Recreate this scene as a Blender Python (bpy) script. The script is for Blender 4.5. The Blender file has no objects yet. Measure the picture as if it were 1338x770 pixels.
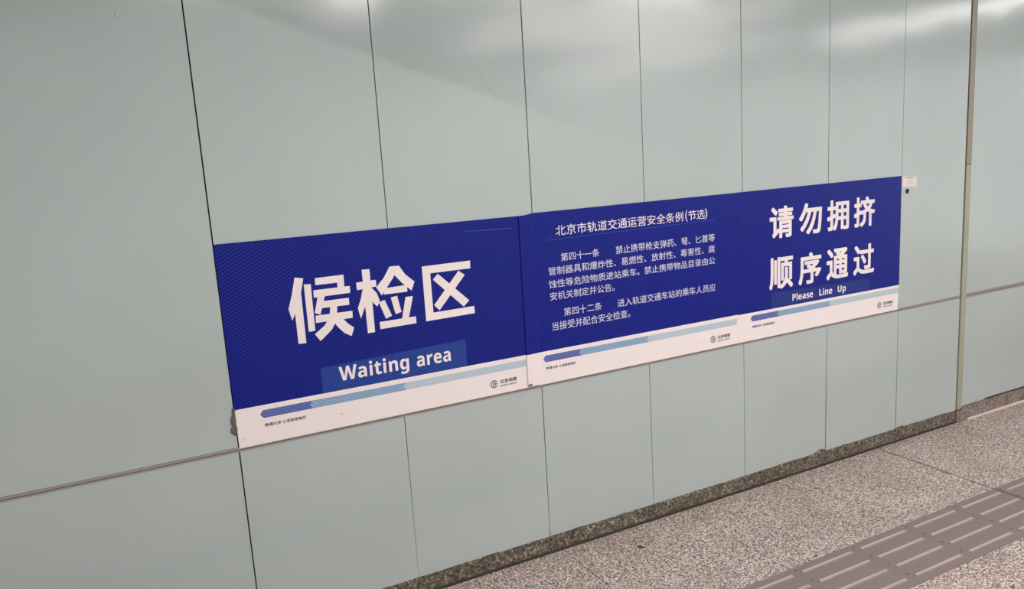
import bpy, bmesh, math, random
from mathutils import Matrix, Vector

S = bpy.context.scene
COL = S.collection
random.seed(7)

# ------------------------------------------------------------------ camera
# metres; the clad wall is the plane y = 0, x runs along it, z is up, the hall is y < 0
cam = bpy.data.cameras.new('camera')
cam_o = bpy.data.objects.new('camera', cam)
COL.objects.link(cam_o)
Rw2c = ((0.8863775507, -0.4590342400, -0.0601864110),
        (-0.1332147035, -0.1283806238, -0.9827371257),
        (0.4433832206, 0.8790938414, -0.1749438131))
M = Matrix(((Rw2c[0][0], -Rw2c[1][0], -Rw2c[2][0], -0.3069),
            (Rw2c[0][1], -Rw2c[1][1], -Rw2c[2][1], -2.5388),
            (Rw2c[0][2], -Rw2c[1][2], -Rw2c[2][2], 1.5621),
            (0, 0, 0, 1)))
cam_o.matrix_world = M
cam.sensor_fit = 'HORIZONTAL'
cam.sensor_width = 36.0
cam.lens = 1028.327 / 1338 * 36.0
cam.clip_start = 0.05
S.camera = cam_o

# ------------------------------------------------------------------ world, exposure, lamp strengths
w = bpy.data.worlds.new('world')
S.world = w
w.use_nodes = True
w.node_tree.nodes['Background'].inputs[0].default_value = (1.0, 0.975, 0.965, 1)
w.node_tree.nodes['Background'].inputs[1].default_value = 1.05
FILL_ROW, LAMP_CROSS, LAMP_PANEL, LAMP_TUBE = 10.9, 9.5, 2.5, 850.0
LAMP_COLOR = (1.0, 0.965, 0.955)
S.view_settings.view_transform = 'Standard'
S.view_settings.look = 'None'
S.view_settings.exposure = 0.0
S.view_settings.gamma = 1.0
S.view_settings.use_curve_mapping = False


# ------------------------------------------------------------------ materials
def lin(c):
    return tuple(((v / 255) / 12.92 if v / 255 <= 0.04045 else ((v / 255 + 0.055) / 1.055) ** 2.4) for v in c) + (1.0,)


def mat(name, rgb, rough=0.5, metal=0.0, ior=1.5, coat=0.0):
    m = bpy.data.materials.new(name)
    m.use_nodes = True
    b = m.node_tree.nodes['Principled BSDF']
    b.inputs['Base Color'].default_value = lin(rgb)
    b.inputs['Roughness'].default_value = rough
    b.inputs['Metallic'].default_value = metal
    b.inputs['IOR'].default_value = ior
    b.inputs['Coat Weight'].default_value = coat
    return m


def nodes(m):
    nt = m.node_tree
    return nt, nt.nodes['Principled BSDF']


def N(nt, kind, **kw):
    n = nt.nodes.new(kind)
    for k, v in kw.items():
        setattr(n, k, v)
    return n


def ramp(nt, stops, interp='LINEAR'):
    r = nt.nodes.new('ShaderNodeValToRGB')
    r.color_ramp.interpolation = interp
    e = r.color_ramp.elements
    while len(e) < len(stops):
        e.new(0.5)
    for i, (p, c) in enumerate(stops):
        e[i].position = p
        e[i].color = lin(c)
    return r


def speckle(name, stops, scale, rough, scale2=None, blotch=None, bump=0.0):
    """granite: cells of several colours, plus broad blotches of dirt"""
    m = mat(name, (128, 128, 128), rough)
    nt, b = nodes(m)
    tc = N(nt, 'ShaderNodeTexCoord')
    v = N(nt, 'ShaderNodeTexVoronoi')
    v.inputs['Scale'].default_value = scale
    nz = N(nt, 'ShaderNodeTexNoise')
    nz.inputs['Scale'].default_value = scale * 0.55
    nz.inputs['Detail'].default_value = 4
    add = N(nt, 'ShaderNodeMath', operation='ADD')
    sep = N(nt, 'ShaderNodeSeparateColor')
    mul = N(nt, 'ShaderNodeMath', operation='MULTIPLY')
    mul.inputs[1].default_value = 0.62
    sub = N(nt, 'ShaderNodeMath', operation='MULTIPLY_ADD')
    sub.inputs[1].default_value = 1.1
    sub.inputs[2].default_value = -0.36
    nt.links.new(tc.outputs['Object'], v.inputs['Vector'])
    nt.links.new(tc.outputs['Object'], nz.inputs['Vector'])
    nt.links.new(v.outputs['Color'], sep.inputs[0])
    nt.links.new(sep.outputs[0], mul.inputs[0])
    nt.links.new(nz.outputs['Fac'], sub.inputs[0])
    nt.links.new(mul.outputs[0], add.inputs[0])
    nt.links.new(sub.outputs[0], add.inputs[1])
    r = ramp(nt, stops)
    nt.links.new(add.outputs[0], r.inputs[0])
    out = r.outputs[0]
    if blotch:
        n2 = N(nt, 'ShaderNodeTexNoise')
        n2.inputs['Scale'].default_value = scale2
        n2.inputs['Detail'].default_value = 3
        nt.links.new(tc.outputs['Object'], n2.inputs['Vector'])
        r2 = ramp(nt, [(0.35, blotch), (0.62, (255, 255, 255))])
        nt.links.new(n2.outputs['Fac'], r2.inputs[0])
        mx = N(nt, 'ShaderNodeMix', data_type='RGBA', blend_type='MULTIPLY')
        mx.inputs[0].default_value = 1.0
        nt.links.new(out, mx.inputs[6])
        nt.links.new(r2.outputs[0], mx.inputs[7])
        out = mx.outputs[2]
    nt.links.new(out, b.inputs['Base Color'])
    return m


def striped(name, ca, cb, dx, dz, pitch, lo, hi, rough, ior=1.33):
    """printed sheet with fine diagonal lines: value depends on (dx*x + dz*z)/pitch"""
    m = mat(name, ca, rough, ior=ior)
    nt, b = nodes(m)
    tc = N(nt, 'ShaderNodeTexCoord')
    dot = N(nt, 'ShaderNodeVectorMath', operation='DOT_PRODUCT')
    l = math.hypot(dx, dz)
    dot.inputs[1].default_value = (dx / l / pitch, 0, dz / l / pitch)
    fr = N(nt, 'ShaderNodeMath', operation='FRACT')
    pp = N(nt, 'ShaderNodeMath', operation='PINGPONG')
    pp.inputs[1].default_value = 0.5
    nt.links.new(tc.outputs['Object'], dot.inputs[0])
    nt.links.new(dot.outputs['Value'], fr.inputs[0])
    nt.links.new(fr.outputs[0], pp.inputs[0])
    m2 = N(nt, 'ShaderNodeMath', operation='MULTIPLY')
    m2.inputs[1].default_value = 2.0
    nt.links.new(pp.outputs[0], m2.inputs[0])
    r = ramp(nt, [(lo, cb), (hi, ca)])
    nt.links.new(m2.outputs[0], r.inputs[0])
    nt.links.new(r.outputs[0], b.inputs['Base Color'])
    return m


def enamel(name, rgb):
    m = mat(name, rgb, 0.135, ior=1.78)
    nt, b = nodes(m)
    tc = N(nt, 'ShaderNodeTexCoord')
    nz = N(nt, 'ShaderNodeTexNoise')
    nz.inputs['Scale'].default_value = 1.6
    nz.inputs['Detail'].default_value = 5
    nt.links.new(tc.outputs['Object'], nz.inputs['Vector'])
    r = ramp(nt, [(0.3, tuple(c - 4 for c in rgb)), (0.7, tuple(c + 2 for c in rgb))])
    nt.links.new(nz.outputs['Fac'], r.inputs[0])
    nt.links.new(r.outputs[0], b.inputs['Base Color'])
    n2 = N(nt, 'ShaderNodeTexNoise')
    n2.inputs['Scale'].default_value = 2.2
    nt.links.new(tc.outputs['Object'], n2.inputs['Vector'])
    bp = N(nt, 'ShaderNodeBump')
    bp.inputs['Strength'].default_value = 0.06
    bp.inputs['Distance'].default_value = 0.05
    nt.links.new(n2.outputs['Fac'], bp.inputs['Height'])
    nt.links.new(bp.outputs[0], b.inputs['Normal'])
    return m


M_PANEL = enamel('pale_green_enamel', (173, 184, 182))
M_GAP = mat('dark_joint', (14, 16, 15), 0.9)
M_RAIL = mat('grey_brown_metal_channel', (158, 149, 145), 0.45, 0.2)
M_RAILD = mat('dark_channel_groove', (58, 52, 50), 0.8)
M_TRIM = mat('olive_metal_strip', (160, 161, 140), 0.4, 0.1)
M_TRIM2 = mat('brownish_metal_strip', (146, 138, 124), 0.4, 0.2)
M_SKIRT = speckle('brown_speckled_granite', [(0.12, (52, 47, 40)), (0.4, (90, 84, 73)), (0.62, (110, 103, 91)), (0.9, (176, 166, 148))], 135, 0.35, 9, (222, 216, 208))
M_SKIRT2 = speckle('pinkish_granite_upstand', [(0.12, (66, 58, 54)), (0.45, (132, 118, 112)), (0.7, (160, 145, 139)), (0.9, (196, 184, 176))], 190, 0.4, 7, (215, 208, 202))
M_FLOOR = speckle('pink_grey_granite', [(0.14, (50, 42, 39)), (0.34, (128, 112, 106)), (0.55, (180, 163, 155)), (0.82, (240, 226, 216))], 215, 0.42, 3.5, (240, 237, 235))
M_SEAL = mat('dark_brown_sealant', (44, 35, 31), 0.7)
M_TACT = mat('grey_brown_tactile_rubber', (130, 115, 112), 0.5)
M_TACTBAR = mat('bar_top_highlight', (184, 165, 160), 0.38)  # lighter than the tile: paints the highlight along each bar
M_STUD = mat('dull_metal_stud', (112, 100, 98), 0.35, 0.3)
M_BLUE = striped('blue_print', (12, 34, 148), (2, 6, 82), -0.45, 0.89, 0.0104, 0.2, 0.7, 0.35)
M_WHITE = mat('white_print', (236, 225, 223), 0.35, ior=1.4)
M_LETTER = mat('white_lettering', (236, 225, 223), 0.4, ior=1.4)
M_SMALL = mat('pale_small_lettering', (214, 212, 226), 0.4, ior=1.45)
M_RULE = mat('mid_blue_rule', (38, 84, 178), 0.4)
M_NAVY = mat('navy_ink', (38, 40, 92), 0.4)
M_BAR1 = striped('bar_dark_blue_lines', (112, 130, 182), (54, 66, 140), 0.36, 0.93, 0.0056, 0.2, 0.7, 0.35)
M_BAR2 = striped('bar_mid_blue_lines', (152, 182, 205), (108, 138, 176), 0.36, 0.93, 0.0056, 0.2, 0.7, 0.35)
M_BAR3 = striped('bar_light_blue_lines', (190, 204, 212), (166, 182, 198), 0.36, 0.93, 0.0056, 0.2, 0.7, 0.35)
M_PATCH = striped('blue_patch_lines', (40, 72, 150), (28, 54, 130), -0.45, 0.89, 0.0098, 0.25, 0.75, 0.22)
M_PATCH2 = striped('slate_blue_patch_lines', (38, 58, 134), (28, 44, 118), -0.45, 0.89, 0.0098, 0.25, 0.75, 0.25)
M_STICK = mat('sticker_paper', (222, 210, 206), 0.5)
M_GREYINK = mat('grey_ink', (112, 106, 108), 0.6)
M_PALEINK = mat('pale_grey_ink', (186, 174, 172), 0.6)
M_BLACK = mat('black_rubber', (16, 17, 17), 0.6)
M_PUTTY = mat('grey_putty', (98, 91, 82), 0.8)
M_SCUFF = mat('grey_scuff', (148, 141, 137), 0.7)
M_SCUFF_L = mat('pale_scuff', (190, 178, 174), 0.6)
M_BROWN = mat('brown_tape', (120, 106, 98), 0.6)
M_CEIL = mat('grey_ceiling', (118, 117, 114), 0.7)
M_OPP = mat('opposite_cladding', (240, 241, 238), 0.6)
M_LAMPF = mat('lamp_frame', (200, 200, 200), 0.4, 0.3)
M_EMIT = []
for _n, _e in (('fill_row_diffuser', FILL_ROW), ('cross_lamp_diffuser', LAMP_CROSS), ('luminous_panel', LAMP_PANEL), ('bare_tube', LAMP_TUBE)):
    _m = mat(_n, (230, 230, 230), 0.5)
    _b = _m.node_tree.nodes['Principled BSDF']
    _b.inputs['Emission Color'].default_value = LAMP_COLOR + (1,)
    _b.inputs['Emission Strength'].default_value = _e
    M_EMIT.append(_m)


# ------------------------------------------------------------------ mesh helpers
class MB:
    def __init__(self):
        self.v, self.f, self.m = [], [], []

    def box(self, x0, x1, y0, y1, z0, z1, mi=0):
        b = len(self.v)
        self.v += [(x0, y0, z0), (x1, y0, z0), (x1, y1, z0), (x0, y1, z0), (x0, y0, z1), (x1, y0, z1), (x1, y1, z1), (x0, y1, z1)]
        for q in ((0, 3, 2, 1), (4, 5, 6, 7), (0, 1, 5, 4), (1, 2, 6, 5), (2, 3, 7, 6), (3, 0, 4, 7)):
            self.f.append(tuple(b + i for i in q))
            self.m.append(mi)

    def prism_y(self, pts, y0, y1, mi=0):
        """outline in (x, z), counter-clockwise seen from y < 0; front at y0 (< y1)"""
        n = len(pts)
        b = len(self.v)
        self.v += [(x, y0, z) for x, z in pts] + [(x, y1, z) for x, z in pts]
        self.f.append(tuple(range(b, b + n)))
        self.f.append(tuple(range(b + 2 * n - 1, b + n - 1, -1)))
        self.m += [mi, mi]
        for i in range(n):
            j = (i + 1) % n
            self.f.append((b + j, b + i, b + n + i, b + n + j))
            self.m.append(mi)

    def prism_x(self, pts, x0, x1, mi=0):
        """profile in (y, z) swept along x"""
        n = len(pts)
        b = len(self.v)
        self.v += [(x0, y, z) for y, z in pts] + [(x1, y, z) for y, z in pts]
        self.f.append(tuple(range(b, b + n)))
        self.f.append(tuple(range(b + 2 * n - 1, b + n - 1, -1)))
        self.m += [mi, mi]
        for i in range(n):
            j = (i + 1) % n
            self.f.append((b + j, b + i, b + n + i, b + n + j))
            self.m.append(mi)

    def build(self, name, mats, parent=None, bevel=0.0, seg=2, smooth=False):
        me = bpy.data.meshes.new(name)
        me.from_pydata(self.v, [], self.f)
        for mm in (mats if isinstance(mats, (list, tuple)) else [mats]):
            me.materials.append(mm)
        me.polygons.foreach_set('material_index', self.m)
        bm = bmesh.new()
        bm.from_mesh(me)
        bmesh.ops.recalc_face_normals(bm, faces=bm.faces)
        if bevel:
            bmesh.ops.bevel(bm, geom=bm.edges[:], offset=bevel, segments=seg, affect='EDGES', profile=0.6)
        bm.to_mesh(me)
        bm.free()
        o = bpy.data.objects.new(name, me)
        COL.objects.link(o)
        if parent:
            o.parent = parent
            o.matrix_parent_inverse = Matrix.Translation(-parent.location)
        if smooth:
            me.polygons.foreach_set('use_smooth', [True] * len(me.polygons))
        return o


def structure(o):
    o['kind'] = 'structure'
    return o


def tag(o, label, cat, group=None):
    o['label'] = label
    o['category'] = cat
    if group:
        o['group'] = group
    return o


def empty(name, loc):
    o = bpy.data.objects.new(name, None)
    o.location = loc
    o.empty_display_size = 0.1
    COL.objects.link(o)
    return o


# ------------------------------------------------------------------ lettering
_glyphs = {}


def fat(vs, fs, d):
    """bolder strokes: the outline united with itself shifted by d in eight directions"""
    V, F = [], []
    q = d * 0.92
    for layer, (dx, dy) in enumerate(((0, 0), (d, 0), (-d, 0), (0, d), (0, -d), (q, q), (q, -q), (-q, q), (-q, -q))):
        b = len(V)
        V += [(x + dx, y + dy, layer) for x, y, _ in vs]
        F += [tuple(b + k for k in f) for f in fs]
    return V, F


def glyph(ch, off):
    """filled outline of one character in em units, from the built-in font"""
    k = (ch, off)
    if k not in _glyphs:
        c = bpy.data.curves.new('g', 'FONT')
        c.body = ch
        c.size = 1.0
        c.resolution_u = 4
        o = bpy.data.objects.new('g', c)
        COL.objects.link(o)
        dg = bpy.context.evaluated_depsgraph_get()
        me = bpy.data.meshes.new_from_object(o.evaluated_get(dg))
        vs = [(v.co.x, v.co.y, 0) for v in me.vertices]
        fs = [tuple(p.vertices) for p in me.polygons]
        bpy.data.objects.remove(o)
        bpy.data.curves.remove(c)
        bpy.data.meshes.remove(me)
        _glyphs[k] = fat(vs, fs, off) if off else (vs, fs)
    return _glyphs[k]


def flat(name, vs, fs, y, material, parent):
    me = bpy.data.meshes.new(name)
    me.from_pydata([(p[0], y - (0.00002 * p[2] if len(p) > 2 else 0), p[1]) for p in vs], [], fs)
    me.materials.append(material)
    bm = bmesh.new()
    bm.from_mesh(me)
    for f in bm.faces:
        if f.normal.y > 0:
            f.normal_flip()
    # a film of ink with a real, tiny thickness
    geo = bmesh.ops.extrude_face_region(bm, geom=bm.faces[:])
    for e in geo['geom']:
        if isinstance(e, bmesh.types.BMVert):
            e.co.y -= 0.0002
    bm.to_mesh(me)
    bm.free()
    o = bpy.data.objects.new(name, me)
    COL.objects.link(o)
    o.parent = parent
    o.matrix_parent_inverse = Matrix.Translation(-parent.location)
    return o


def cjk(lines, off=0.0, fill=0.93):
    """lines: (text, x_left, x_right, z_bottom, z_top) - ink extents; every character gets an equal cell"""
    V, F = [], []
    for text, x0, x1, z0, z1 in lines:
        n = len(text)
        if n > 1:
            pitch = (x1 - x0) / (n - 1 + fill)
        else:
            pitch = (x1 - x0)
        em = pitch if n > 1 else (x1 - x0) / fill
        hz = (z1 - z0) / 0.93
        for i, ch in enumerate(text):
            if ch in ' \u3000':
                continue
            vs, fs = glyph(ch, off)
            b = len(V)
            cx = x0 + pitch * fill / 2 + i * pitch
            zc = (z0 + z1) / 2
            V += [(cx + (x - 0.5) * em, zc + (y - 0.38) * hz, l) for x, y, l in vs]
            F += [tuple(b + k for k in f) for f in fs]
    return V, F


def boxed(items, off=0.0):
    """items: (char, x0, x1, z0, z1): each glyph stretched to its exact ink box"""
    V, F = [], []
    for ch, x0, x1, z0, z1 in items:
        vs, fs = glyph(ch, off)
        xs = [p[0] for p in vs]
        ys = [p[1] for p in vs]
        sx = (x1 - x0) / (max(xs) - min(xs))
        sz = (z1 - z0) / (max(ys) - min(ys))
        b = len(V)
        V += [(x0 + (x - min(xs)) * sx, z0 + (y - min(ys)) * sz, l) for x, y, l in vs]
        F += [tuple(b + k for k in f) for f in fs]
    return V, F


def latin(text, x0, x1, zbase, cap, off=0.0, space=1.0):
    """one latin line between ink ends x0 and x1, standing on zbase with capital height cap"""
    vs, fs = [], []
    c = bpy.data.curves.new('g', 'FONT')
    c.body = ''.join(chr(0x1D5D4 + ord(k) - 65) if 'A' <= k <= 'Z' else chr(0x1D5EE + ord(k) - 97) if 'a' <= k <= 'z' else k for k in text)
    c.space_character = space
    c.resolution_u = 4
    o = bpy.data.objects.new('g', c)
    COL.objects.link(o)
    me = bpy.data.meshes.new_from_object(o.evaluated_get(bpy.context.evaluated_depsgraph_get()))
    vs = [(v.co.x, v.co.y, 0) for v in me.vertices]
    fs = [tuple(p.vertices) for p in me.polygons]
    bpy.data.objects.remove(o)
    H = glyph(chr(0x1D5D4 + 7), 0)[0]
    hmin, hmax = min(p[1] for p in H), max(p[1] for p in H)
    mn, mx = min(p[0] for p in vs), max(p[0] for p in vs)
    if off:
        vs, fs = fat(vs, fs, off)
        mn, mx = mn - off, mx + off
    return [(x0 + (x - mn) / (mx - mn) * (x1 - x0), zbase + (y - hmin) / (hmax - hmin) * cap, l) for x, y, l in vs], fs


def join2(*parts):
    V, F = [], []
    for vs, fs in parts:
        b = len(V)
        V += vs
        F += [tuple(b + k for k in f) for f in fs]
    return V, F


# ------------------------------------------------------------------ the clad wall
ZR0, ZR1 = 0.6815, 0.6975           # horizontal metal channel
H_CEIL = 2.75
JX = [-0.032, 0.5235, 1.0766, 1.583, 2.0945, 2.6089, 3.1076, 3.588]
GAPS = [0.0042, 0.0030, 0.0036, 0.0027, 0.0030, 0.0032, 0.0026, 0.0]
SK = 0.0712                          # granite skirting height
XL, XR = -1.3, 5.2
P0, P1 = 3.592, 3.6376               # vertical metal strip

mb = MB()
mb.box(-5.0, 9.5, 0.012, 0.2, 0.0, H_CEIL)
wall = structure(mb.build('wall_back', M_GAP))


def ragged(x0, x1, z, seed, chips=()):
    """bottom edge of a panel, slightly uneven, chipped in places"""
    r = random.Random(seed)
    pts, x = [(x0, z + r.uniform(-0.001, 0.001))], x0
    lvl = 0.0
    while x < x1 - 0.02:
        x += r.uniform(0.018, 0.06)
        if x >= x1:
            break
        new = r.choice((0.0, 0.0, 0.001, -0.001, 0.002))
        pts.append((x, z + lvl))
        pts.append((x + 0.003, z + new))
        lvl = new
    pts.append((x1, z + lvl))
    for a, b, c in chips:
        pts = [p for p in pts if not (a <= p[0] <= b)]
        pts += c
    pts.sort(key=lambda p: p[0])
    return pts


def panel(x0, x1, z0, z1, seed=None, chips=()):
    m = MB()
    if seed is None:
        m.box(x0, x1, 0.0, 0.009, z0, z1)
        return m.build('wall_panel', M_PANEL, wall, 0.0006, 1)
    pts = ragged(x0, x1, z0, seed, chips)
    m.prism_y(pts + [(x1, z1), (x0, z1)], 0.0, 0.009)
    return m.build('wall_panel', M_PANEL, wall)


edges = [-1.25] + JX
chips = {5: [(2.49, 2.61, [(2.50, SK + 0.001), (2.530, SK + 0.0035), (2.545, SK + 0.009), (2.552, SK + 0.011), (2.5545, SK + 0.0235), (2.557, SK + 0.011),
                           (2.563, SK + 0.012), (2.566, SK + 0.020), (2.571, SK + 0.010), (2.579, SK + 0.018), (2.585, SK + 0.009), (2.592, SK + 0.016), (2.598, SK + 0.007), (2.604, SK + 0.006)])],
         7: [(3.10, 3.19, [(3.112, SK + 0.006), (3.15, SK + 0.006), (3.165, SK + 0.007), (3.168, SK + 0.001), (3.185, SK + 0.002)])]}
for i in range(len(edges) - 1):
    g0 = GAPS[i - 1] if i else 0.002
    g1 = GAPS[i]
    panel(edges[i] + g0 / 2, edges[i + 1] - g1 / 2, ZR1, H_CEIL - 0.002)
    panel(edges[i] + g0 / 2, edges[i + 1] - g1 / 2, SK, ZR0, 20 + i, chips.get(i, ()))
panel(P1 + 0.001, 4.32, ZR1 + 0.002, H_CEIL - 0.002)
panel(P1 + 0.001, 4.32, 0.083, ZR0 - 0.004, 40, [(3.80, 4.33, [(3.83, 0.083), (3.845, 0.089), (4.0, 0.0885), (4.32, 0.087)])])
panel(4.323, 5.0, ZR1 + 0.002, H_CEIL - 0.002)
panel(4.323, 5.0, 0.086, ZR0 - 0.004)
panel(5.003, 9.4, SK, H_CEIL - 0.002)
panel(-4.9, -1.252, ZR1, H_CEIL - 0.002)
panel(-4.9, -1.252, SK, ZR0)

# metal channel: two lips with a groove between them
for (a, b, zz0, zz1) in ((-4.9, P0 - 0.004, ZR0, ZR1), (P1 + 0.0005, 5.0, ZR0 - 0.0035, ZR1 + 0.0015)):
    m = MB()
    d = (zz1 - zz0)
    m.box(a, b, -0.0004, 0.0085, zz0 + 0.0006, zz0 + d * 0.36, 0)
    m.box(a, b, -0.0004, 0.0085, zz0 + d * 0.52, zz1 - 0.0006, 0)
    m.box(a, b, 0.003, 0.0085, zz0 + d * 0.36, zz0 + d * 0.52, 1)
    structure(m.build('trim_1' if a < 0 else 'trim_2', [M_RAIL, M_RAILD]))

# vertical metal strip with dark side gaps
m = MB()
m.box(P0 + 0.004, P1 - 0.0025, -0.004, 0.0085, 0.072, 1.372, 0)
m.box(P0 + 0.004, P1 - 0.0025, -0.0034, 0.0085, 1.374, H_CEIL - 0.002, 1)
structure(m.build('trim_3', [M_TRIM, M_TRIM2], None, 0.0012, 2))

# granite skirting
m = MB()
sk_edges = [-4.9, -1.25, -0.032, 0.5225, 1.0766, 2.0945, 3.1076, 3.589]
for i in range(len(sk_edges) - 1):
    m.box(sk_edges[i] + 0.0013, sk_edges[i + 1] - 0.0013, 0.0025, 0.0115, 0.006, SK + 0.03)
base = structure(m.build('baseboard_back', M_SKIRT))
m = MB()
m.prism_x([(0.011, -0.001), (-0.006, -0.001), (-0.0055, 0.0012), (-0.001, 0.005), (0.0, 0.0075), (0.011, 0.0075)], -4.9, 3.592)
m.build('sealant_bead', M_SEAL, base)
m = MB()
m.prism_x([(0.0115, 0.0), (-0.004, 0.0), (-0.004, 0.075), (0.0, 0.078), (0.0115, 0.078)], P1 + 0.002, 9.4)
m.prism_x([(0.0115, 0.0), (-0.006, 0.0), (-0.006, 0.066), (0.0115, 0.066)], P0 + 0.001, P1 + 0.001)
b2 = structure(m.build('baseboard_right', M_SKIRT2))
m = MB()
m.prism_x([(-0.004, -0.001), (-0.013, -0.001), (-0.0125, 0.0012), (-0.008, 0.003), (-0.0055, 0.0075), (-0.004, 0.0075)], P1 + 0.05, 9.4)
m.build('sealant_bead', mat('pale_sealant', (206, 192, 186), 0.5), b2)

# ------------------------------------------------------------------ floor
FJ = 2.970
FP = 0.3065
m = MB()
T0, T1 = -0.592, -0.905
SLAB = 2 * FP
k0, k1 = -12, 11
for k in range(k0, k1):
    a = FJ + k * SLAB
    gl = 0.0042 if k == 0 else 0.0015
    gr = 0.0042 if k == -1 else 0.0015
    m.box(a + gl, a + SLAB - gr, T0 + 0.0006, -0.0005 if a < 3.5 else -0.0005, -0.03, 0.0)
    y = T1 - 0.0006
    while y > -6.5:
        m.box(a + gl, a + SLAB - gr, y - SLAB + 0.0008, y, -0.03, 0.0)
        y -= SLAB
m.box(-5, 9.6, -8, 0.1, -0.06, -0.0015, 1)
for k in range(-24, 22):                     # rows of tactile tiles outside the view are plain slabs
    if not -5 <= k <= 1:
        a = FJ + k * FP
        m.box(a + 0.0005, a + FP - 0.0005, T1 + 0.0004, T0 - 0.0004, -0.03, 0.0, 2)
m.box(-5, 9.6, -0.0004, 0.011, -0.03, -0.0015, 1)
floor = structure(m.build('floor', [M_FLOOR, M_SEAL, M_TACT]))

# ------------------------------------------------------------------ tactile paving tiles
tile_labels = {
    -1: 'grey ribbed tactile paving tile just left of the dark floor joint',
    -2: 'grey ribbed tactile paving tile, second one left of the dark floor joint',
    -3: 'grey ribbed tactile paving tile, third one left of the dark floor joint',
    -4: 'grey ribbed tactile paving tile, fourth one left of the dark floor joint',
    -5: 'grey ribbed tactile paving tile nearest the bottom edge, fifth left of the dark floor joint',
    0: 'grey ribbed tactile paving tile just right of the dark floor joint',
    1: 'grey ribbed tactile paving tile at the right edge, second right of the dark floor joint',
}
for k in range(-5, 2):
    a = FJ + k * FP
    t = empty('tactile_tile', (a + FP / 2, (T0 + T1) / 2, 0.0))
    tag(t, tile_labels[k], 'tactile tile', 'tactile paving strip along the wall')
    gl = 0.0042 if k == 0 else 0.0006
    gr = 0.0042 if k == -1 else 0.0006
    m = MB()
    m.box(a + gl, a + FP - gr, T1 + 0.0004, T0 - 0.0004, -0.03, 0.0008)
    m.build('base_plate', M_TACT, t)
    for r in range(4):
        y = -0.634 - r * 0.0765
        m = MB()
        # a flat-topped bar with sloping flanks and ends
        x0, x1 = a + 0.026, a + 0.281
        vs = [(x0 - 0.006, y - 0.0085, 0.0006), (x1 + 0.006, y - 0.0085, 0.0006), (x1 + 0.006, y + 0.0085, 0.0006), (x0 - 0.006, y + 0.0085, 0.0006),
              (x0, y - 0.0055, 0.0046), (x1, y - 0.0055, 0.0046), (x1, y + 0.0055, 0.0046), (x0, y + 0.0055, 0.0046)]
        m.v = vs
        m.f = [(0, 3, 2, 1), (4, 5, 6, 7), (0, 1, 5, 4), (1, 2, 6, 5), (2, 3, 7, 6), (3, 0, 4, 7)]
        m.m = [0, 1, 0, 0, 0, 0]
        m.build('raised_bar', [M_TACT, M_TACTBAR], t)
    for r in range(4):
        y = -0.612 - r * 0.0765
        cx = a + 0.013
        m = MB()
        n = 12
        m.v = [(cx + 0.006 * math.cos(2 * math.pi * i / n), y + 0.006 * math.sin(2 * math.pi * i / n), 0.0007) for i in range(n)] + \
              [(cx + 0.0035 * math.cos(2 * math.pi * i / n), y + 0.0035 * math.sin(2 * math.pi * i / n), 0.0042) for i in range(n)]
        m.f = [(i, (i + 1) % n, n + (i + 1) % n, n + i) for i in range(n)] + [tuple(range(n, 2 * n)), tuple(range(n - 1, -1, -1))]
        m.m = [0] * len(m.f)
        m.build('stud', M_STUD, t, smooth=False)

# ------------------------------------------------------------------ posters
ZT, ZB, ZW = 1.3472, 0.6938, 0.8205     # top, bottom, blue/white boundary
YF = -0.0022                            # poster face
YI = YF - 0.0001                        # ink


def logo_geo(cx, cz, r):
    """round emblem: an open ring closing on a small D in its middle"""
    V, F = [], []

    def arc(r0, r1, a0, a1, n, sx=1.0, ox=0.0):
        b = len(V)
        for i in range(n + 1):
            a = math.radians(a0 + (a1 - a0) * i / n)
            V.append((cx + ox + math.cos(a) * r0 * sx, cz + math.sin(a) * r0))
            V.append((cx + ox + math.cos(a) * r1 * sx, cz + math.sin(a) * r1))
        for i in range(n):
            F.append((b + 2 * i, b + 2 * i + 1, b + 2 * i + 3, b + 2 * i + 2))

    arc(r * 0.76, r, 28, 332, 40)
    # inner D
    arc(r * 0.27, r * 0.50, -90, 90, 16, 1.0, r * 0.02)
    b = len(V)
    V.extend([(cx - r * 0.36, cz - r * 0.50), (cx - r * 0.12, cz - r * 0.50), (cx - r * 0.12, cz + r * 0.50), (cx - r * 0.36, cz + r * 0.50)])
    F.append((b, b + 1, b + 2, b + 3))
    for s in (1, -1):
        b = len(V)
        V.extend([(cx - r * 0.14, cz + s * r * 0.27), (cx + r * 0.05, cz + s * r * 0.27), (cx + r * 0.05, cz + s * r * 0.50), (cx - r * 0.14, cz + s * r * 0.50)])
        F.append((b, b + 1, b + 2, b + 3))
    # link between the D and the ring's lower lip
    b = len(V)
    V.extend([(cx + r * 0.40, cz - r * 0.13), (cx + r * 0.95, cz - r * 0.13), (cx + r * 0.95, cz + r * 0.10), (cx + r * 0.40, cz + r * 0.10)])
    F.append((b, b + 1, b + 2, b + 3))
    return V, F


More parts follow.
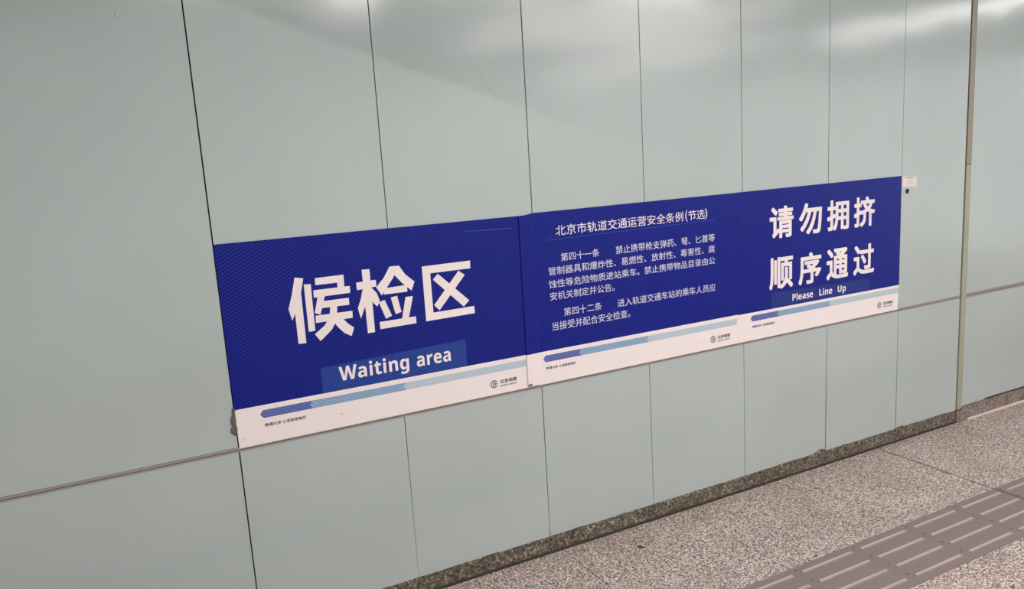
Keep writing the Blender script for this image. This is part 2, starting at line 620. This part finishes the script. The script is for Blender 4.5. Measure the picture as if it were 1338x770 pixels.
def footer(root, ox, bar_end, bar_z=0.0):
    z0, z1 = 0.7778 + bar_z, 0.8042 + bar_z
    zm = (z0 + z1) / 2
    tx = ox + 0.0442

    def seg(a, b, tip, blunt, notch):
        pts = [(a, zm), (a + tip, z0), (b + (tip if notch else 0), z0)]
        if notch:
            pts += [(b, zm), (b + tip, z1)]
        else:
            pts += [(b, z1)]
        pts += [(a + tip, z1)]
        return pts, [tuple(range(len(pts)))]

    s2, s3 = ox + 0.2035, ox + 0.5286
    flat('arrow_bar', *seg(tx, s2, 0.0105, 0, True), YI, M_BAR1, root)
    flat('arrow_bar', *seg(s2, s3, 0.0105, 0, True), YI, M_BAR2, root)
    flat('arrow_bar', *seg(s3, bar_end, 0.0105, 0, False), YI, M_BAR3, root)
    flat('slogan_lettering', *cjk([('畅通北京', ox + 0.0553, ox + 0.0553 + 0.0515, 0.7484, 0.7588),
                                   ('让首都更美好', ox + 0.112, ox + 0.187, 0.7480, 0.7585)], 0.018), YI, M_NAVY, root)
    em = flat('emblem', *logo_geo(ox + 0.8765, 0.7338, 0.0148), YI, M_NAVY, root)
    flat('emblem_lettering', *join2(cjk([('北京地铁', ox + 0.9015, ox + 0.9707, 0.7315, 0.7460)], 0.028),
                                    latin('BEIJING SUBWAY', ox + 0.9020, ox + 0.9705, 0.7200, 0.0056)), YI, M_NAVY, root)


def board(root, pts_blue, pts_white):
    m = MB()
    m.prism_y(pts_blue, YF, -0.0006)
    m.build('blue_print_field', M_BLUE, root)
    m = MB()
    m.prism_y(pts_white, YF, -0.0006)
    m.build('white_print_band', M_WHITE, root)


# --- left poster
A = empty('notice_poster', (0.5, 0.0, ZB))
tag(A, 'blue and white poster with large lettering 候检区 and Waiting area, leftmost of the three', 'poster', 'notice posters in a row on the wall')
board(A, [(-0.0310, ZW + 0.0005), (1.045, ZW + 0.0005), (1.045, 1.3410), (-0.0312, ZT)],
      [(-0.0300, ZB), (1.045, ZB), (1.045, ZW + 0.0005), (-0.0310, ZW + 0.0005)])
# the three big characters 候检区, stroke by stroke (x, z)
STROKES = [
    # 候
    [(0.1994, 1.2174), (0.2261, 1.2112), (0.2144, 1.1660), (0.2140, 0.9997), (0.1892, 1.0003), (0.1886, 1.1010), (0.1777, 1.0791), (0.1695, 1.1184), (0.1842, 1.1602)],
    [(0.2257, 1.1914), (0.2480, 1.1897), (0.2470, 1.0357), (0.2259, 1.0349)],
    [(0.2631, 1.2071), (0.3574, 1.2072), (0.3569, 1.1834), (0.2625, 1.1843)],
    [(0.3342, 1.1964), (0.3573, 1.1994), (0.3564, 1.1607), (0.3336, 1.1607)],
    [(0.2544, 1.1683), (0.3745, 1.1673), (0.3741, 1.1445), (0.2536, 1.1442)],
    [(0.2669, 1.1489), (0.2900, 1.1457), (0.2692, 1.0861), (0.2512, 1.0936)],
    [(0.2707, 1.1288), (0.3677, 1.1285), (0.3672, 1.1050), (0.2760, 1.1066)],
    [(0.2532, 1.0843), (0.3754, 1.0832), (0.3743, 1.0597), (0.2519, 1.0607)],
    [(0.3045, 1.1139), (0.3277, 1.1136), (0.3197, 1.0576), (0.3008, 1.0303), (0.2608, 0.9987), (0.2446, 1.0241), (0.2788, 1.0476), (0.2980, 1.0729)],
    [(0.3200, 1.0726), (0.3374, 1.0670), (0.3562, 1.0429), (0.3759, 1.0258), (0.3647, 0.9988), (0.3412, 1.0136), (0.3223, 1.0360), (0.3094, 1.0561)],
    # 检
    [(0.3972, 1.1752), (0.4644, 1.1763), (0.4654, 1.1536), (0.3977, 1.1498)],
    [(0.4200, 1.2157), (0.4464, 1.2149), (0.4459, 0.9994), (0.4209, 0.9997)],
    [(0.4174, 1.1508), (0.4392, 1.1394), (0.4243, 1.1000), (0.4019, 1.0531), (0.3949, 1.0889), (0.4075, 1.1176)],
    [(0.4478, 1.1517), (0.4634, 1.1325), (0.4721, 1.1043), (0.4621, 1.0854), (0.4491, 1.0996), (0.4388, 1.1224)],
    [(0.5163, 1.2150), (0.5499, 1.2141), (0.5254, 1.1753), (0.4811, 1.1209), (0.4639, 1.1508), (0.4929, 1.1794)],
    [(0.5264, 1.2151), (0.5499, 1.2141), (0.5695, 1.1822), (0.6007, 1.1534), (0.5877, 1.1233), (0.5572, 1.1528), (0.5284, 1.1873)],
    [(0.4896, 1.1437), (0.5727, 1.1452), (0.5719, 1.1216), (0.4889, 1.1229)],
    [(0.4684, 1.0987), (0.4891, 1.1044), (0.5105, 1.0468), (0.4882, 1.0395)],
    [(0.5117, 1.1093), (0.5344, 1.1124), (0.5453, 1.0548), (0.5236, 1.0498)],
    [(0.5639, 1.1040), (0.5905, 1.1035), (0.5687, 1.0262), (0.5441, 1.0267)],
    [(0.4652, 1.0312), (0.5954, 1.0316), (0.5953, 1.0076), (0.4654, 1.0063)],
    # 区
    [(0.6317, 1.2013), (0.8138, 1.2015), (0.8131, 1.1740), (0.6592, 1.1743), (0.6314, 1.1745)],
    [(0.6317, 1.2013), (0.6601, 1.2011), (0.6611, 1.0219), (0.6319, 1.0084)],
    [(0.6321, 1.0351), (0.8181, 1.0365), (0.8190, 1.0102), (0.6319, 1.0084)],
    [(0.6686, 1.1511), (0.6882, 1.1694), (0.8002, 1.0599), (0.7777, 1.0403)],
    [(0.7671, 1.1706), (0.7899, 1.1531), (0.6849, 1.0401), (0.6657, 1.0608)],
]
V, F = [], []
for li, st in enumerate(STROKES):
    b = len(V)
    V += [(x, z, li % 6) for x, z in st]
    F.append(tuple(range(b, b + len(st))))
flat('heading_lettering', V, F, YI, M_LETTER, A)
pa = flat('caption_patch', [(0.2500, ZW + 0.001), (0.7725, ZW + 0.001), (0.7755, 0.9205), (0.2505, 0.9085)], [(0, 1, 2, 3)], YI, M_PATCH, A)
for word, xa, xb in (('Waiting', 0.3100, 0.5560), ('area', 0.5850, 0.7130)):
    flat('caption_lettering', *latin(word, xa, xb, 0.8528, 0.0475, 0.005, space=1.04), YI - 0.0002, M_LETTER, pa)
footer(A, 0.0, 1.0155)
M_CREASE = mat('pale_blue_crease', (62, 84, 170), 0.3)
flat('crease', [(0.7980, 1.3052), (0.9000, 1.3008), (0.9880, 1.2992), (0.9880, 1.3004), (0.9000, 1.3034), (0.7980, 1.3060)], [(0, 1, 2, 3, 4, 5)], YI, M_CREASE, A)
flat('stain', [(-0.0210, 0.7200), (-0.0070, 0.7212), (-0.0065, 0.7224), (-0.0205, 0.7214)], [(0, 1, 2, 3)], YI, M_PALEINK, A)
flat('stain', [(0.2985, 0.7385), (0.3050, 0.7370), (0.3110, 0.7390), (0.3060, 0.7412)], [(0, 1, 2, 3)], YI, M_PALEINK, A)

# --- middle poster: its left margin is folded forward over the left poster's edge
B = empty('notice_poster', (1.55, 0.0, ZB))
tag(B, 'blue and white poster crowded with small regulation text, middle of the three', 'poster', 'notice posters in a row on the wall')


def folded(z0, z1, z0l, z1l, name, material):
    m = MB()
    prof = [(1.0165, -0.0062, z0l, z1l), (1.050, -0.0046, (z0l + z0) / 2, (z1l + z1) / 2), (1.0735, YF - 0.0006, z0, z1), (1.0790, YF, z0, z1), (2.0612, YF, z0, z1)]
    n = len(prof)
    th = 0.0014
    m.v = [(x, y, a) for x, y, a, b in prof] + [(x, y, b) for x, y, a, b in prof] + [(x, y + th, a) for x, y, a, b in prof] + [(x, y + th, b) for x, y, a, b in prof]
    for i in range(n - 1):
        m.f += [(i, i + 1, n + i + 1, n + i), (2 * n + i + 1, 2 * n + i, 3 * n + i, 3 * n + i + 1), (i + 1, i, 2 * n + i, 2 * n + i + 1), (n + i, n + i + 1, 3 * n + i + 1, 3 * n + i)]
    m.f += [(0, n, 3 * n, 2 * n), (n - 1, 3 * n - 1, 4 * n - 1, 2 * n - 1)]
    m.m = [0] * len(m.f)
    return m.build(name, material, B)


folded(ZW, ZT - 0.0005, ZW - 0.0005, ZT - 0.0075, 'blue_print_field', M_BLUE)
folded(ZB, ZW, ZB + 0.006, ZW - 0.0005, 'white_print_band', M_WHITE)
flat('title_lettering', *join2(cjk([('北京市轨道交通运营安全条例', 1.1705, 1.7745, 1.2530, 1.2925)], 0.0, 0.92),
                               boxed([('(', 1.7838, 1.7955, 1.2495, 1.2965)], 0.0),
                               cjk([('节选', 1.7998, 1.8841, 1.2530, 1.2930)], 0.0, 0.86),
                               boxed([(')', 1.8872, 1.8985, 1.2495, 1.2965)], 0.0)), YI, M_LETTER, B)
flat('title_rule', [(1.1300, 1.2402), (1.9378, 1.2425), (1.9378, 1.2438), (1.1300, 1.2415)], [(0, 1, 2, 3)], YI, M_RULE, B)
flat('regulation_lettering', *cjk([
    ('第四十一条', 1.1870, 1.3600, 1.1550, 1.1860),
    ('禁止携带枪支弹药、弩、匕首等', 1.4370, 1.9372, 1.1545, 1.1865),
    ('管制器具和爆炸性、易燃性、放射性、毒害性、腐', 1.1304, 1.9362, 1.1068, 1.1385),
    ('蚀性等危险物质进站乘车。禁止携带物品目录由公', 1.1297, 1.9368, 1.0582, 1.0890),
    ('安机关制定并公告。', 1.1312, 1.4465, 1.0112, 1.0425)], 0.0, 0.92), YI, M_SMALL, B)
flat('regulation_lettering', *cjk([
    ('第四十二条', 1.1890, 1.3610, 0.9440, 0.9755),
    ('进入轨道交通车站的乘车人员应', 1.4365, 1.9370, 0.9430, 0.9750),
    ('当接受并配合安全检查。', 1.1322, 1.5160, 0.8945, 0.9275)], 0.0, 0.92), YI, M_SMALL, B)
footer(B, 1.0436, 2.0540)
m = MB()
m.box(1.0172, 1.0335, -0.0076, -0.0064, 0.6975, 0.7065)
m.build('fold_tape', M_BROWN, B)

# --- right poster
Cc = empty('notice_poster', (2.58, 0.0, ZB))
tag(Cc, 'blue and white poster with bold lettering and Please Line Up, rightmost of the three', 'poster', 'notice posters in a row on the wall')
board(Cc, [(2.0620, ZW - 0.0025), (3.1045, ZW - 0.0040), (3.1025, ZT + 0.0012), (2.0620, ZT)],
      [(2.0620, ZB), (3.1000, ZB), (3.1045, ZW - 0.0040), (2.0620, ZW - 0.0025)])
CW = 0.143


def row(text, x0, x1, z0, z1):
    n = len(text)
    p = (x1 - x0 - CW) / (n - 1)
    return [(c, x0 + i * p, x0 + i * p + CW, z0, z1) for i, c in enumerate(text)]


flat('heading_lettering', *boxed(row('请勿拥挤', 2.2475, 2.9200, 1.1290, 1.2690), 0.024), YI, M_LETTER, Cc)
flat('heading_lettering', *boxed(row('顺序通过', 2.2440, 2.9210, 0.9015, 1.0450), 0.024), YI, M_LETTER, Cc)
pa = flat('caption_patch', [(2.2565, ZW - 0.001), (2.8895, ZW - 0.002), (2.8880, 0.8775), (2.2560, 0.8885)], [(0, 1, 2, 3)], YI, M_PATCH2, Cc)
for word, xa, xb in (('Please', 2.3847, 2.5138), ('Line', 2.5546, 2.6377), ('Up', 2.6755, 2.7287)):
    flat('caption_lettering', *latin(word, xa, xb, 0.8370, 0.0300), YI - 0.0002, M_LETTER, pa)
footer(Cc, 2.0885, 3.1000)

# ------------------------------------------------------------------ small things on the wall
t = empty('wall_sticker', (3.165, 0.0, 1.29))
tag(t, 'small white paper sticker beside the top right corner of the rightmost poster', 'sticker')
m = MB()
m.prism_y([(3.1130, 1.2935), (3.2160, 1.2895), (3.2190, 1.3385), (3.1125, 1.3440)], -0.0008, -0.0001)
m.build('paper', M_STICK, t)
m = MB()
for i in range(7):
    m.box(3.141 + i * 0.0062, 3.1455 + i * 0.0062, -0.0010, -0.0008, 1.3330, 1.3372)
m.build('printed_heading', M_GREYINK, t)
m = MB()
for i in range(4):
    m.box(3.150, 3.176 + 0.004 * (i % 2), -0.0010, -0.0008, 1.3225 - i * 0.0062, 1.3245 - i * 0.0062)
m.build('printed_lines', M_PALEINK, t)

m = MB()
n = 24
cx, cz = 3.1490, 1.2720
rim = lambda r, y: [(cx + r * math.cos(2 * math.pi * i / n), y, cz + r * 1.05 * math.sin(2 * math.pi * i / n)) for i in range(n)]
m.v = rim(0.0118, -0.0001) + rim(0.0112, -0.0026) + rim(0.0090, -0.0034) + rim(0.0045, -0.0024)
for k in range(3):
    m.f += [(k * n + i, k * n + (i + 1) % n, (k + 1) * n + (i + 1) % n, (k + 1) * n + i) for i in range(n)]
m.f += [tuple(range(3 * n, 4 * n)), tuple(range(n - 1, -1, -1))]
m.m = [0] * len(m.f)
tag(m.build('screw_cap', M_BLACK), 'round black screw cap below the small white sticker', 'screw cap')

# grey putty squeezed out behind the left poster's lower left edge
bm = bmesh.new()
for (x, z, rx, rz, s) in ((-0.0385, 0.7880, 0.0085, 0.017, 1), (-0.0390, 0.7580, 0.0100, 0.0165, 2), (-0.0350, 0.8190, 0.0050, 0.0105, 3),
                          (-0.0375, 0.7730, 0.0070, 0.012, 4), (-0.0350, 0.8050, 0.0045, 0.009, 5)):
    r = random.Random(s)
    g = bmesh.ops.create_icosphere(bm, subdivisions=3, radius=1.0)
    for v in g['verts']:
        k = 1 + 0.16 * math.sin(5 * v.co.x + s) * math.cos(4 * v.co.z + 2 * s) + r.uniform(-0.05, 0.05)
        v.co = Vector((x + v.co.x * rx * k, -0.0028 + v.co.y * 0.0038 * k + 0.0000, z + v.co.z * rz * k))
        v.co.y = min(v.co.y, -0.0001)
me = bpy.data.meshes.new('putty_blob')
bm.to_mesh(me)
bm.free()
me.materials.append(M_PUTTY)
me.polygons.foreach_set('use_smooth', [True] * len(me.polygons))
o = bpy.data.objects.new('putty_blob', me)
COL.objects.link(o)
tag(o, 'lumpy grey putty showing at the lower left edge of the leftmost poster', 'putty')


def scuff(pts, wdt, material, name='scratch'):
    V, F = [], []
    for (xa, za), (xb, zb) in zip(pts[:-1], pts[1:]):
        l = math.hypot(xb - xa, zb - za)
        nx, nz = -(zb - za) / l * wdt / 2, (xb - xa) / l * wdt / 2
        b = len(V)
        V += [(xa + nx, za + nz), (xa - nx, za - nz), (xb - nx, zb - nz), (xb + nx, zb + nz)]
        F.append((b, b + 1, b + 2, b + 3))
    return flat(name, V, F, -0.00005, material, wall)


scuff([(0.9001, 1.8411), (0.930, 1.802), (0.9619, 1.7548)], 0.0016, M_SCUFF)
scuff([(-0.2111, 2.0170), (-0.2125, 2.0035)], 0.0032, M_SCUFF)

# ------------------------------------------------------------------ the hall around (seen in the panels' gloss)
m = MB()
m.box(-5.0, 14.0, -9.0, 0.2, H_CEIL, H_CEIL + 0.12)
structure(m.build('ceiling', M_CEIL))
# opposite side: a parapet with a sloping top beside a stair
m = MB()
m.prism_y([(-5.0, 0.0), (9.0, 0.0), (3.6, 1.947), (1.30, 2.745), (-5.0, 2.745)], -4.75, -4.6)
structure(m.build('wall_front', M_OPP))

lamps = [(1.40, -2.6, 1.8, 0.34, 1), (4.20, -4.0, 2.5, 2.6, 2), (6.50, -6.8, 4.6, 1.7, 2), (7.75, -3.2, 2.8, 0.60, 1)] \
    + [(x, -1.55, 0.3, 1.25, 0) for x in (0.8, 2.6, 4.4)] + [(x, -2.45, 0.5, 1.0, 0) for x in (0.5, 2.2, 3.6)]  # last two rows: fill lights added out of view to brighten the wall
lamp_labels = ['narrow ceiling light reflected above the leftmost poster', 'broad luminous ceiling panel reflected above the middle poster',
               'largest luminous ceiling panel, out over the hall beyond the parapet',
               'ceiling light reflected as a bright band beside the metal strip',
               'added fill light, unseen, in the row along the wall, leftmost', 'added fill light, unseen, in the row along the wall, middle one',
               'added fill light, unseen, in the row along the wall, rightmost',
               'wider added fill light, unseen, in the second row out from the wall, leftmost', 'wider added fill light, unseen, in the second row out from the wall, middle one', 'wider added fill light, unseen, in the second row out from the wall, rightmost']
for (x, y, ly, lx, kind), lb in zip(lamps, lamp_labels):
    t = empty('ceiling_light', (x, y, H_CEIL))
    tag(t, lb, 'ceiling light', 'ceiling lights of the hall')
    m = MB()
    zf = H_CEIL - 0.03
    m.box(x - lx / 2 - 0.03, x - lx / 2, y - ly / 2 - 0.03, y + ly / 2 + 0.03, zf, H_CEIL - 0.0005)
    m.box(x + lx / 2, x + lx / 2 + 0.03, y - ly / 2 - 0.03, y + ly / 2 + 0.03, zf, H_CEIL - 0.0005)
    m.box(x - lx / 2, x + lx / 2, y - ly / 2 - 0.03, y - ly / 2, zf, H_CEIL - 0.0005)
    m.box(x - lx / 2, x + lx / 2, y + ly / 2, y + ly / 2 + 0.03, zf, H_CEIL - 0.0005)
    m.build('frame', M_LAMPF, t)
    m = MB()
    m.box(x - lx / 2, x + lx / 2, y - ly / 2, y + ly / 2, zf + 0.006, H_CEIL - 0.001)
    m.build('diffuser', M_EMIT[kind], t)

# bare tube across the hall, far left, and an unseen box added to cut its light off in a slanting line on the wall
t = empty('tube_light', (-1.9, -2.5, H_CEIL))
tag(t, 'bare fluorescent tube on a slim batten under the ceiling, left of the added blocker box', 'tube light')
m = MB()
m.box(-1.93, -1.87, -2.86, -2.14, H_CEIL - 0.012, H_CEIL - 0.0005)
for y in (-2.85, -2.165):
    m.box(-1.912, -1.888, y, y + 0.015, H_CEIL - 0.045, H_CEIL - 0.012)
m.build('batten', M_LAMPF, t)
m = MB()
n, r, zc = 12, 0.008, 2.078 + 0.35 * 1.9 - 0.003 - 0.02
m.v = [(-1.9 + r * math.cos(2 * math.pi * i / n), y, zc + r * math.sin(2 * math.pi * i / n)) for y in (-2.835, -2.165) for i in range(n)]
m.f = [(i, (i + 1) % n, n + (i + 1) % n, n + i) for i in range(n)] + [tuple(range(n - 1, -1, -1)), tuple(range(n, 2 * n))]
m.m = [0] * len(m.f)
m.build('tube', M_EMIT[3], t)
t = empty('light_blocker', (-0.3, -0.9, H_CEIL))
tag(t, 'long grey sign box hung edge-on from the ceiling, above the left end of the wall', 'light blocker')
m = MB()
zb = zc + (2.078 + 0.35 * 0.0 - zc) * (1.9 - 0.36) / 1.9
m.box(-0.36, -0.24, -1.85, -0.012, zb, H_CEIL - 0.10)
m.build('box', M_CEIL, t, 0.002, 1)
for y in (-1.5, -0.4):
    m = MB()
    m.box(-0.32, -0.28, y - 0.02, y + 0.02, H_CEIL - 0.10, H_CEIL - 0.0005)
    m.build('hanger', M_LAMPF, t)

# a dark speck of trodden dirt on the floor
bm = bmesh.new()
g = bmesh.ops.create_icosphere(bm, subdivisions=2, radius=1.0)
r = random.Random(3)
for v in g['verts']:
    k = 1 + r.uniform(-0.22, 0.22)
    a = 0.9
    x, y = v.co.x * 0.017 * k, v.co.y * 0.007 * k
    v.co = Vector((1.398 + x * math.cos(a) + y * math.sin(a), -0.158 - x * math.sin(a) + y * math.cos(a), max(0.0, v.co.z) * 0.003 * k + 0.0001))
me = bpy.data.meshes.new('dirt_speck')
bm.to_mesh(me)
bm.free()
me.materials.append(mat('dark_dirt', (62, 52, 48), 0.9))
o = bpy.data.objects.new('dirt_speck', me)
COL.objects.link(o)
tag(o, 'small dark speck of dirt on the granite floor below the middle poster', 'dirt')
